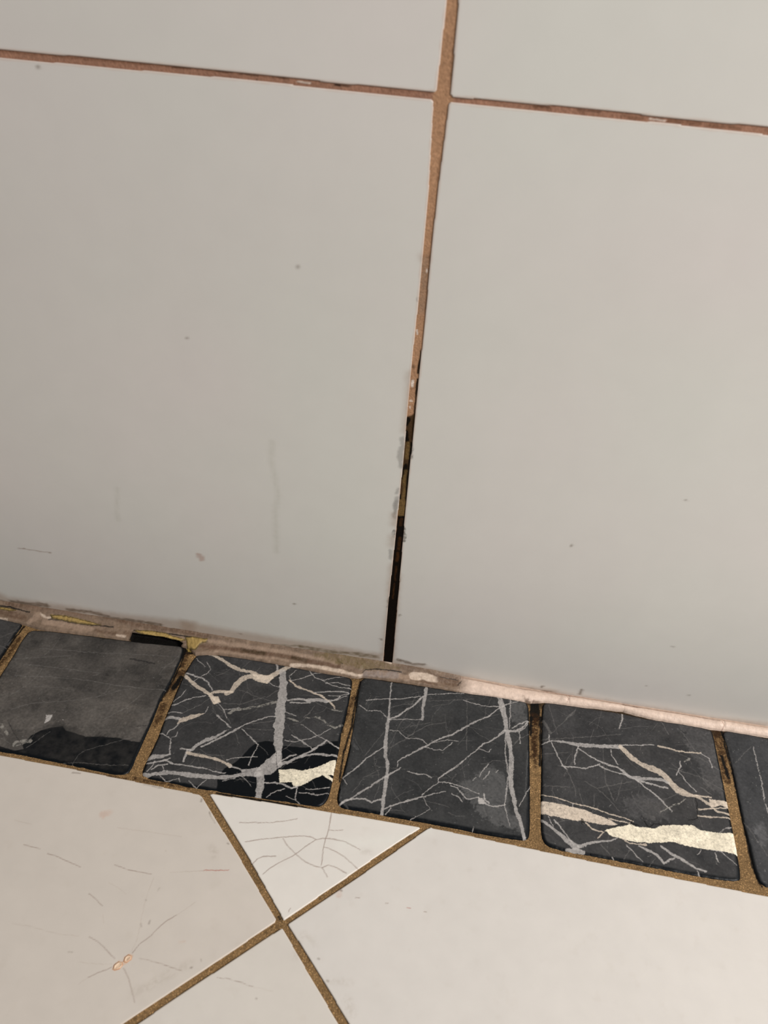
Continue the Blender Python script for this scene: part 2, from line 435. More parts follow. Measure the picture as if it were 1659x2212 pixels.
['l','g',[76,-450,123,-445,176,-482,262,-475,298,-505],[48,47,47,47,45]],
['l','f',[-34,-645,47,-470],[40,42]],
['l','f',[87,-575,156,-506,211,-447,244,-322],[43,43,41,41]],
['l','g',[-63,-340,1,-327,47,-363],[50,49,46]],
['l','g',[-125,-312,-99,-322,-71,-341],[49,48,47]],
['l','f',[183,-472,283,-374,383,-332],[53,55,57]],
['l','g',[327,-486,402,-452,465,-448],[45,47,47]],
['l','f',[-57,-877,-12,-774,62,-716],[38,40,42]],
['l','f',[86,-566,121,-426,160,-299,193,-169],[39,41,41,42]],
['l','f',[491,-139,506,-309,516,-499],[42,40,39]],
['l','g',[581,-984,586,-952],[42,42]],
['l','f',[451,-898,496,-909,539,-901],[41,40,40]],
['l','f',[-66,-222,-86,-299],[35,34]],
['l','f',[35,-641,29,-696,105,-694,211,-682],[31,33,35,35]],
['l','f',[307,-856,418,-859,456,-868],[33,33,33]],
['l','f',[643,-76,608,-188,603,-250],[33,32,32]],
['l','f',[144,-422,296,-352],[38,38]],
['l','f',[114,-542,214,-465,262,-475],[35,37,38]],
['l','d',[498,-569,527,-539],[41,41]],
['l','d',[464,-619,481,-598],[48,48]]],
't4':[['p','haze',[1373,-631,1480,-592,1598,-605,1600,-730,1458,-748,1381,-737],[]],
['p','haze',[1726,-18,1924,-87,1927,-333,1933,-540,1833,-467,1777,-282],[]],
['l','g',[937,-370,990,-339,1058,-332,1142,-337,1227,-326,1312,-314,1381,-303],[77,142,180,274,272,293,357]],
['l','c',[1381,-303,1412,-335,1443,-369,1490,-399,1554,-416,1608,-444,1636,-486,1671,-526,1717,-545,1765,-545,1802,-566,1831,-583],[368,408,387,387,428,425,476,480,410,227,187,207]],
['p','c',[1832,-551,1892,-548,1941,-541,1937,-585,1887,-577,1836,-600],[]],
['l','c',[1766,-541,1846,-539],[120,120]],
['l','c',[1837,-595,1872,-620,1935,-621],[124,122,118]],
['l','c',[1769,-628,1827,-611,1934,-581],[90,91,92]],
['l','c',[1756,-665,1835,-658,1931,-644],[94,94,94]],
['l','g',[1382,-290,1442,-278,1571,-252],[63,63,63]],
['l','g',[1142,-358,1183,-390,1240,-419,1305,-440,1354,-445,1385,-468,1416,-491,1465,-496,1531,-483,1580,-478,1627,-493],[64,95,137,136,137,136,208,279,237,227,188]],
['l','g',[1047,-496,1113,-493,1179,-485,1255,-445],[90,90,86,84]],
['l','g',[1254,-455,1303,-470,1352,-480,1417,-486],[94,93,93,92]],
['l','g',[1142,-348,1119,-413,1117,-473],[65,65,68]],
['l','g',[990,-352,1015,-414,1047,-486,1071,-511],[87,87,87,90]],
['l','f',[1071,-511,1110,-608,1116,-672],[66,63,59]],
['l','g',[1324,-332,1326,-372,1355,-426],[54,59,61]],
['l','g',[1440,-496,1485,-535,1538,-571,1574,-610,1609,-648,1623,-664],[93,93,92,90,90,89]],
['l','g',[1463,-511,1528,-517,1583,-525,1616,-523],[142,143,142,139]],
['l','b',[1609,-648,1660,-616,1705,-575],[73,71,69]],
['l','c',[1596,-257,1655,-256,1704,-266,1763,-265,1831,-256],[120,122,121,119,118]],
['l','g',[1831,-256,1877,-283,1884,-341],[68,66,59]],
['l','g',[1675,-431,1702,-377,1708,-336],[68,71,78]],
['l','b',[1729,-332,1766,-305],[88,88]],
['l','g',[1694,-408,1727,-468,1769,-517],[62,62,63]],
['l','g',[1407,-55,1404,-105,1379,-177],[82,77,74]],
['l','f',[1069,-173,1105,-133,1133,-92],[55,271,53]],
['l','f',[943,-209,965,-248,983,-286],[206,203,200]],
['l','g',[977,-298,977,-340],[70,69]],
['l','c',[930,-698,1011,-701,1099,-716,1193,-724,1287,-742,1364,-753,1410,-766],[75,76,75,76,75,76,76]],
['l','g',[1099,-716,1098,-747],[41,40]],
['p','c',[924,-741,987,-733,1074,-738,1169,-747,1223,-763,1285,-777,1330,-799,1298,-811,1236,-813,1166,-813,1096,-818,1002,-814,924,-812],[]],
['p','y',[1257,-847,1313,-819,1393,-785,1439,-791,1516,-785,1565,-758,1660,-740,1716,-725,1767,-750,1844,-748,1947,-728,1951,-766,1948,-825,1946,-858,1873,-847,1797,-853,1722,-853,1647,-849,1594,-842,1531,-862,1477,-873,1400,-879,1347,-876,1294,-870],[]],
['l','c',[1166,-822,1196,-850,1249,-853],[102,101,98]],
['l','c',[1253,-856,1224,-896],[64,64]],
['l','c',[1285,-773,1355,-777,1393,-778],[74,74,74]],
['l','c',[1348,-872,1384,-894,1468,-884],[111,107,103]],
['l','g',[929,-846,979,-875,1025,-908,1070,-942,1107,-968],[127,181,251,320,389]],
['l','g',[1065,-990,1107,-984,1144,-989],[214,372,224]],
['l','g',[1123,-961,1169,-935,1231,-915,1293,-895,1324,-876],[200,159,131,96,62]],
['l','g',[1002,-836,1040,-880,1063,-910,1085,-939],[99,98,97,97]],
['l','g',[971,-820,994,-872],[61,60]],
['l','g',[1429,-898,1473,-915,1516,-931,1546,-970,1606,-930],[110,155,138,111,73]],
['l','g',[1544,-880,1586,-910,1629,-926,1671,-950,1705,-968,1752,-975],[131,176,240,221,162,124]],
['l','f',[1237,-930,1280,-976],[54,53]],
['l','g',[1361,-903,1396,-937,1444,-985],[55,54,54]],
['l','f',[1472,-1004,1507,-953],[40,40]],
['l','f',[1347,-987,1382,-924],[41,42]],
['l','g',[1724,-892,1752,-854],[33,34]],
['l','g',[1797,-853,1850,-851,1895,-892,1914,-912],[54,57,57,57]],
['l','g',[1817,-866,1825,-913],[61,61]],
['l','g',[1856,-746,1888,-714,1928,-702],[42,47,53]],
['l','g',[1711,-982,1724,-1015],[62,61]],
['l','g',[1291,-990,1300,-1010],[69,68]],
['l','f',[939,-439,1082,-400],[49,50]],
['l','f',[1278,-321,1279,-460,1282,-556,1323,-668],[53,52,55,55]],
['l','f',[1373,-519,1331,-666],[39,38]],
['l','f',[939,-641,1085,-622],[47,47]],
['l','f',[1231,-603,1347,-552,1422,-523],[54,55,55]],
['l','f',[930,-344,1144,-285,1387,-216],[51,52,53]],
['l','f',[1168,-569,1231,-603,1292,-656,1343,-718],[50,50,49,48]],
['l','f',[1739,-124,1807,-246],[56,55]],
['l','f',[1798,-483,1849,-520],[75,74]],
['l','b',[1558,-685,1618,-638,1678,-599],[62,64,66]],
['l','f',[974,-82,1024,-288],[49,47]],
['l','f',[1123,-107,973,-309],[45,43]],
['l','f',[1583,43,1666,-160],[56,54]],
['l','f',[1141,-378,1054,-562],[40,39]],
['l','f',[1803,-277,1924,-353],[57,56]],
['l','f',[1639,-389,1800,-416,1934,-485],[53,54,54]],
['l','k',[1407,-758,1401,-778,1440,-780],[68,86,83]],
['l','k',[1469,-755,1493,-785,1519,-758,1558,-755],[86,83,74,82]],
['l','k',[1762,-557,1764,-610,1749,-684,1704,-701],[63,59,49,60]],
['l','k',[1147,-804,1150,-825],[184,184]],
['l','k',[1281,-830,1361,-789,1398,-773],[40,41,42]]],
't1':[['p','haze',[-2251,-446,-2191,-384,-1948,-432,-1658,-561,-1245,-567,-1234,-781,-1561,-804,-1717,-750,-1884,-852,-2007,-894],[]],
['p','wet',[-1858,-930,-1840,-868,-1803,-827,-1764,-803,-1703,-780,-1671,-801,-1616,-811,-1554,-820,-1476,-802,-1373,-792,-1299,-798,-1209,-792,-1222,-900,-1208,-1053,-1428,-1065,-1707,-1059,-2202,-1051,-2239,-990,-1968,-964,-1877,-974,-1837,-957],[]],
['l','f',[-2086,-281,-1906,-259,-1798,-251,-1606,-221,-1427,-194,-1254,-172],[51,51,51,51,50,50]],
['l','f',[-2198,-386,-2067,-348,-1888,-296],[51,51,51]],
['l','f',[-2120,-414,-1963,-401,-1811,-394,-1659,-386],[49,48,48,47]],
['l','f',[-1694,-413,-1664,-394],[59,60]],
['l','f',[-2128,-503,-1928,-471,-1766,-457,-1676,-452,-1569,-454,-1442,-447,-1330,-442,-1237,-428],[58,57,56,56,55,55,55,55]],
['l','f',[-1986,-554,-1823,-530,-1753,-534],[38,37,36]],
['l','f',[-2031,-727,-1970,-688,-1911,-658,-1779,-622,-1682,-588,-1603,-549,-1555,-521,-1482,-478,-1444,-461],[47,47,46,46,47,47,47,48,47]],
['l','f',[-1567,-458,-1572,-515,-1603,-549],[43,46,47]],
['l','f',[-1366,-487,-1395,-543,-1423,-603,-1468,-652,-1507,-699],[55,54,54,54,54]],
['l','f',[-1999,-423,-2002,-462,-2022,-543,-2076,-628],[37,38,39,39]],
['p','g',[-1825,-725,-1792,-718,-1791,-757,-1809,-786,-1815,-753],[]],
['l','g',[-1726,-742,-1722,-743],[64,64]],
['l','f',[-1326,-273,-1252,-243],[69,70]],
['p','haze',[-1327,-322,-1287,-294,-1241,-304,-1235,-352,-1290,-368],[]],
['l','f',[-1332,-787,-1393,-829,-1478,-878,-1510,-901],[43,43,42,42]],
['l','f',[-1547,-1004,-1542,-940,-1517,-902],[38,41,42]],
['l','f',[-1698,-1022,-1534,-986,-1369,-965,-1259,-947],[40,40,39,39]],
['l','f',[-1827,-948,-1753,-826],[34,35]],
['l','b',[-1897,-938,-1837,-901],[349,350]],
['l','b',[-2040,-833,-1968,-886],[227,224]],
['l','d',[-2013,-802,-1910,-899,-1854,-937],[37,37,37]],
['l','d',[-1315,-704,-1238,-680],[43,43]],
['l','d',[-1532,-246,-1380,-254],[135,134]]],
't0':[['l','f',[-2361,-246,-2292,-178],[55,56]],
['l','f',[-2325,-311,-2272,-320],[48,48]],
['l','h',[-2283,-240,-2287,-293],[100,99]],
['l','g',[-2442,-96,-2403,-93],[55,55]]],
't5':[['l','g',[2142,-154,2144,-270,2143,-397,2134,-520,2138,-573,2150,-668],[60,58,56,55,57,56]],
['l','f',[2130,-151,2018,-285],[39,38]],
['l','h',[1997,-115,2004,-317],[120,115]],
['p','haze',[2038,-689,2095,-635,2117,-674,2099,-763,2048,-756],[]],
['l','f',[1999,-653,2085,-832],[50,48]]],
}
MARBLE_OUT={'t0':[(-227.18,-10.69),(-228.6,-21.95),(-227.65,-34.18),(-227.05,-41.08),(-226.28,-59.24),(-224.53,-85.72),(-223.45,-102.11),(-251.28,-101.16),(-303.16,-99.91),(-311.87,-67.54),(-329.06,-8.26),(-278.15,-8.59),(-244.4,-9.34),(-235.93,-9.72)],'t1':[(-222.13,-14.92),(-215.24,-13.24),(-185.95,-11.6),(-158.98,-10.54),(-142.55,-9.48),(-128.73,-7.92),(-125.0,-9.43),(-123.41,-18.35),(-123.69,-28.39),(-123.69,-40.9),(-124.93,-47.68),(-124.17,-57.51),(-123.8,-67.96),(-123.75,-77.28),(-123.7,-86.31),(-123.3,-94.2),(-123.6,-98.55),(-126.3,-101.16),(-131.28,-101.6),(-138.25,-101.43),(-159.46,-100.55),(-173.62,-100.2),(-184.3,-99.94),(-194.83,-100.04),(-209.01,-100.04),(-218.57,-99.52),(-221.61,-94.39),(-221.54,-78.19),(-221.55,-51.16),(-221.61,-43.89),(-222.17,-34.04),(-223.01,-21.82)],'t2':[(-117.18,-15.63),(-115.2,-12.48),(-103.64,-10.28),(-89.75,-9.87),(-67.14,-9.77),(-51.31,-10.83),(-36.6,-11.31),(-22.14,-10.95),(-19.31,-13.31),(-18.9,-19.14),(-18.24,-31.55),(-18.36,-41.64),(-18.47,-51.41),(-17.82,-60.71),(-17.57,-69.8),(-17.35,-80.35),(-17.13,-90.52),(-18.19,-96.1),(-20.87,-99.06),(-25.11,-99.88),(-37.66,-99.87),(-59.73,-100.63),(-82.04,-101.07),(-97.1,-101.08),(-110.14,-100.68),(-114.49,-100.26),(-117.2,-98.23),(-117.92,-94.48),(-117.79,-86.96),(-117.33,-75.95),(-118.03,-65.69),(-118.33,-53.98),(-118.56,-39.68),(-118.52,-27.91)],'t3':[(-14.91,-12.15),(-12.19,-9.18),(3.16,-9.49),(25.04,-8.77),(46.89,-9.09),(65.99,-7.83),(74.3,-7.71),(83.42,-7.95),(86.11,-11.06),(86.54,-23.68),(87.04,-42.88),(87.44,-60.91),(87.82,-77.87),(87.89,-93.51),(86.73,-96.91),(83.0,-98.23),(68.1,-98.45),(46.61,-97.87),(32.15,-97.49),(12.58,-97.67),(3.06,-97.49),(-7.88,-97.75),(-11.36,-96.88),(-13.33,-93.33),(-13.53,-84.13),(-12.9,-71.81),(-12.83,-59.97),(-13.45,-43.87),(-14.69,-25.94),(-15.14,-16.52)],'t4':[(93.39,-11.23),(94.71,-6.81),(98.27,-6.08),(115.14,-5.68),(139.87,-5.11),(158.97,-6.75),(179.03,-5.97),(191.03,-6.58),(193.04,-8.54),(193.18,-25.16),(193.39,-38.97),(193.36,-55.85),(193.47,-66.55),(193.57,-76.85),(193.37,-88.45),(193.02,-96.48),(191.75,-99.45),(188.25,-100.64),(171.36,-101.32),(149.36,-100.73),(128.59,-100.43),(115.12,-100.31),(106.1,-100.32),(97.05,-99.18),(94.02,-96.63),(92.85,-90.99),(92.79,-77.11),(93.12,-58.64),(93.05,-38.98),(93.25,-23.28)],'t5':[(197.73,-9.2),(200.18,-5.82),(206.66,-5.59),(224.35,-6.52),(261.39,-7.51),(310.42,-10.05),(313.44,-15.41),(305.75,-66.44),(303.75,-101.55),(295.12,-106.01),(250.2,-102.63),(222.13,-101.08),(204.86,-100.71),(202.85,-100.23),(200.51,-97.42),(199.67,-90.48),(199.77,-78.19),(199.09,-65.47),(199.22,-47.33),(199.36,-27.96),(198.85,-13.73)]}
WALL_OUT={'ul':[(-600.0,318.1),(-171.76,318.1),(-125.32,318.45),(-80.06,318.64),(-40.62,318.24),(-3.32,318.51),(-2.52,319.31),(-1.77,347.7),(1.85,600.0),(-600.0,600.0)],'ur':[(2.56,318.29),(3.36,317.49),(24.31,317.79),(58.08,318.15),(83.23,317.75),(116.37,318.05),(600.0,318.05),(600.0,600.0),(1.89,600.0),(1.97,347.99)],'ll':[(-600.0,0.4),(-3.63,0.4),(-3.33,6.7),(-3.31,55.82),(-2.85,91.04),(-2.64,118.44),(-2.29,152.31),(-2.42,179.08),(-2.57,203.73),(-2.16,230.92),(-1.95,259.65),(-2.15,285.57),(-3.32,315.37),(-4.12,316.17),(-41.1,316.33),(-80.18,316.51),(-125.7,315.9),(-172.4,315.51),(-600.0,315.51)],'lr':[(600.0,315.78),(117.15,315.78),(83.65,316.2),(58.55,316.06),(24.59,315.95),(3.11,316.07),(2.31,315.27),(1.43,285.96),(1.1,260.01),(1.36,231.39),(1.2,204.27),(1.17,179.64),(1.01,152.87),(0.96,119.1),(1.29,91.86),(1.64,56.87),(2.08,7.97),(2.08,0.4),(600.0,0.4)]}
WALL_TILES=[
('ll',((-601,10,8),[(-7,7,.22),(-40,-7,1.2),(-255,-40,1.6)]),((.1,322,4),[(.1,22,.4),(22,308,.55),(308,322,.35)]),'large white glazed wall tile left of the blackened upright joint'),
('lr',((-6,601,8),[(-6,12,.22),(12,230,1.2)]),((-.1,322,4),[(-.1,22,.4),(22,306,.55),(306,322,.35)]),'large white glazed wall tile right of the blackened upright joint, above the clean caulk'),
('ul',((-601,20,8),[(-8,14,.3),(-180,-8,2)]),((312,601,8),[(312,326,.35),(326,352,.6)]),'white wall tile at the upper left corner of the photo, above the stained horizontal joint'),
('ur',((-4,601,8),[(-4,16,.3),(16,110,2)]),((312,601,8),[(312,324,.35),(324,365,.6)]),'white wall tile at the upper right corner of the photo, right of the upright joint')]
WALL_MARKS=[['l','smg',[-39,1667,-39,1635],[179,225]],['l','smg',[-37,1613,-42,1547,-31,1499],[224,321,237]],['l','smg',[-37,1360,-40,1336],[140,140]],['l','smg',[-36,1302,-41,1247,-41,1174],[216,219,222]],['l','smk',[12,1643,17,1557],[108,109]],['l','smp',[-34,2019,-30,1893,-31,1793,-31,1710],[127,129,131,133]],['l','smg',[-41,1283,-42,1200],[172,174]],['l','smp',[-43,1189,-46,1126],[218,220]],['l','smk',[-40,1082,-39,1047],[178,179]],['l','smp',[-46,1034,-45,981],[225,226]],['l','smg',[-46,939,-43,886],[184,185]],['l','smk',[17,1104,19,1075,19,1023],[152,151,152]],['l','smp',[-37,838,-38,699,-34,536,-38,398,-41,256,-42,108],[120,122,125,127,129,132]],['l','smb',[-37,582,-36,515],[67,68]],['l','smp',[9,772,15,612,16,445,18,269,25,124],[112,114,116,120,123]],['l','smb',[17,755,13,645],[46,47]],['l','smk',[-28,2385,-27,2371],[29,29]],['l','smp',[-27,2569,-25,2558],[28,28]],['p','smp',[-2516,139,-2417,93,-2288,96,-2104,98,-1922,101,-1741,103,-1560,111,-1380,126,-1203,135,-1235,-245,-2564,-284,-2619,-269],[]],['p','smp',[-1299,135,-1267,131,-1106,121,-945,117,-784,119,-624,116,-465,118,-307,125,-149,110,-40,124,-26,-108,-1307,-293],[]],['p','smp',[11,102,81,68,200,71,329,51,457,43,586,23,713,16,838,21,1009,35,1032,-88,34,-246],[]],['p','smp',[789,28,968,31,1131,23,1326,23,1416,18,1590,27,1766,23,1941,19,2065,37,2241,48,2293,-104,859,-401],[]],['l','smb',[-2407,56,-2296,57,-2164,73],[361,355,348]],['l','smb',[-2038,63,-1890,77,-1766,60],[242,243,245]],['l','smb',[-1750,45,-1567,61,-1432,59],[293,291,292]],['l','smb',[-2483,48,-2429,41],[171,170]],['l','smo',[-545,65,-425,64,-306,68,-203,80,-69,83],[283,281,279,278,278]],['l','smb',[-930,98,-918,93],[60,60]],['l','smk',[-975,3,-893,18],[48,47]],['l','smo',[-966,27,-819,25,-545,71],[121,119,116]],['l','smb',[54,87,149,71,216,81],[200,201,199]],['l','smb',[293,-9,378,-8,454,-9],[204,204,204]],['l','smb',[672,6,796,17,964,13],[63,63,63]],['l','smb',[920,48,931,59],[81,81]],['l','smb',[1149,41,1155,77,1155,43],[120,161,109]],['l','smb',[924,51,934,60],[89,89]],['l','smb',[1392,5,1480,6],[218,218]],['l','smo',[1579,-1,1684,2,1816,0,1945,6],[191,191,191,191]],['l','smb',[927,14,988,22],[68,68]],['l','smb',[1747,177,1752,178],[66,66]],['l','smb',[1501,200,1506,201],[52,52]],['l','scr',[-2249,535,-2170,535,-2048,536],[69,68,68]],['l','smr',[-1132,697,-1122,669],[309,311]],['l','sms',[-684,1541,-694,1432,-675,1300,-661,1213,-681,1092,-680,814],[160,168,178,170,173,183]],['l','sms',[-1558,1095,-1586,941,-1585,871],[113,119,129]],['l','smb',[-1078,2053,-1076,2052],[65,65]],['l','smb',[-1570,3138,-1568,3130],[62,62]],['l','smb',[-551,2463,-547,2461],[64,64]],['l','smb',[-581,423,-575,424],[114,114]],['l','smb',[1342,1535,1347,1533],[77,77]],['l','smb',[875,1151,880,1159],[87,86]],['l','smb',[1553,547,1558,548],[110,110]],['l','smb',[-61,241,-58,237],[111,111]],['l','smb',[34,460,39,465],[102,102]]]
WALL_JOINT=[['l','gk',[9,2139,10,2100,7,2053,7,2025],[66,99,125,84]],['l','gk',[7,1996,8,1953,6,1899,7,1849,9,1748,10,1669],[85,119,60,61,114,116]],['p','gd',[-26,1789,-7,1797,17,1826,23,1645,15,1523,24,1178,-24,1169,-27,1414,-26,1647],[]],['l','gk',[-21,1774,-23,1743],[262,132]],['l','gk',[-21,1706,-14,1655],[180,182]],['l','gk',[6,1642,10,1534,7,1420,12,1304,17,1177],[135,137,139,142,145]],['l','gb',[-8,1640,-8,1553],[179,182]],['l','gk',[-9,1508,-12,1485,-14,1428],[182,183,185]],['l','gb',[-6,1475,-9,1418,-3,1211],[137,139,144]],['l','gk',[-24,1322,-20,1239],[95,96]],['p','gb',[-29,1291,14,1298,12,1188,-25,1181],[]],['l','gk',[10,1297,11,1176],[60,61]],['p','gx',[-28,1186,14,1188,14,1016,18,710,18,376,23,10,-33,-3,-39,501,-32,826,-28,1037],[]],['l','gr',[-6,1168,-8,1128],[175,176]],['l','gr',[-3,1036,-5,959],[160,162]],['l','gr',[-7,929,-8,874],[154,155]],['l','gr',[-9,831,-9,730],[110,112]],['l','gr',[-10,705,-11,587],[75,76]],['p','gg',[-25,2565,12,2573,14,2465,14,2371,13,2317,-25,2312,-24,2393,-26,2515],[]],['l','gw',[1,2515,3,2504],[57,57]],['l','gw',[-17,2234,-12,2218],[68,68]],['l','gw',[-14,1984,-14,1955],[102,102]],['l','gw',[-16,1878,-11,1878],[109,109]],['l','gw',[-16,1846,-13,1836],[45,45]],['l','ge',[-18,2059,-16,2054],[132,132]],['l','gy',[-19,1939,2,1950],[47,47]],['l','gy',[-5,2567,9,2569],[35,35]],['l','gy',[8,2674,10,2626],[27,28]],['l','gy',[7,2590,10,2408,10,2332],[35,36,36]],['l','gy',[10,3284,17,3273],[53,53]],['l','gy',[9,2963,9,2926,10,2879],[52,52,52]],['l','gy',[18,3327,20,3219],[36,37]],['l','gk',[-407,3178,-385,3177,-351,3177],[43,43,42]],['l','gk',[-407,3178,-388,3177],[66,66]],['l','gy',[-801,3183,-720,3181,-597,3180],[39,38,38]],['l','gk',[-769,3181,-699,3181],[24,24]],['l','gk',[-705,3170,-699,3163],[38,39]],['l','gk',[-629,3182,-586,3180],[19,19]],['l','gk',[-1034,3180,-963,3182],[29,29]],['l','gk',[-865,3182,-801,3183],[29,29]],['l','gy',[-1719,3176,-1326,3179,-1050,3183,-801,3184],[72,70,68,67]],['l','gy',[-844,3171,-802,3169],[44,44]],['l','gk',[329,3173,391,3174],[31,31]],['l','gy',[335,3170,398,3169],[114,114]],['l','gy',[493,3173,517,3167],[81,81]],['l','gy',[651,3170,729,3167],[103,103]],['l','gy',[818,3170,933,3171],[124,124]],['l','gy',[962,3167,1071,3168],[125,125]],['l','gw',[751,3170,807,3169],[52,52]],['l','gk',[492,3176,577,3175],[21,21]],['l','gy',[-201,3179,-30,3179],[23,23]],['l','gy',[27,3171,119,3175,243,3177],[14,14,14]],['l','gw',[-549,3175,-501,3174],[48,48]]]
BORDER=[['p','fk',[-1642,-18,-1499,-9,-1338,-7,-1248,-31,-1180,-90,-1189,-133,-1226,-141,-1241,-185,-1276,-89,-1587,-113],[]],['l','fd',[-1208,-278,-1207,-365,-1224,-444],[495,504,513]],['l','fk',[-1195,-314,-1209,-403],[259,254]],['l','fd',[-1223,-526,-1214,-666],[388,378]],['l','fd',[-1221,-109,-1217,-230],[337,330]],['l','fk',[-1239,-81,-1228,-223,-1237,-409,-1247,-504],[117,117,116,115]],['l','fk',[894,-64,897,-186],[548,537]],['l','fd',[897,-186,896,-314,896,-457],[532,521,509]],['l','fk',[873,-191,872,-319],[177,173]],['l','fk',[930,-179,927,-510],[142,134]],['l','fd',[1955,-80,1956,-206,1956,-307,1956,-405],[494,482,472,464]],['l','fk',[1953,-247,1968,-383],[200,194]],['l','fk',[1982,-75,1993,-136],[171,169]],['l','fd',[-2256,-437,-2252,-357,-2252,-223],[284,286,292]],['l','fd',[-187,-420,-167,-243],[245,253]],['l','fd',[897,-190,900,-515],[248,234]],['p','fy',[-1289,-29,-1135,15,-1119,-35,-1173,-109,-1218,-119],[]],['l','fk',[-199,-140,-189,-368,-185,-514],[84,81,79]],['l','fk',[-150,-129,-150,-268,-140,-457,-151,-648,-139,-823],[118,115,112,108,104]],['l','fk',[1984,-138,1995,-319,2000,-564,1998,-740,1997,-905,2021,-1002],[141,135,127,122,121,123]],['l','fk',[-2275,-402,-2281,-229,-2268,-130],[112,118,124]],['l','fk',[-276,-1569,-264,-1585],[84,84]],['l','fd',[-1530,-1028,-1392,-1027,-1241,-1023],[151,150,149]],['l','fd',[-1198,-1013,-1121,-1015,-898,-1005],[180,181,179]],['l','fk',[-752,-1014,-448,-1008,-263,-1009],[129,127,126]]]
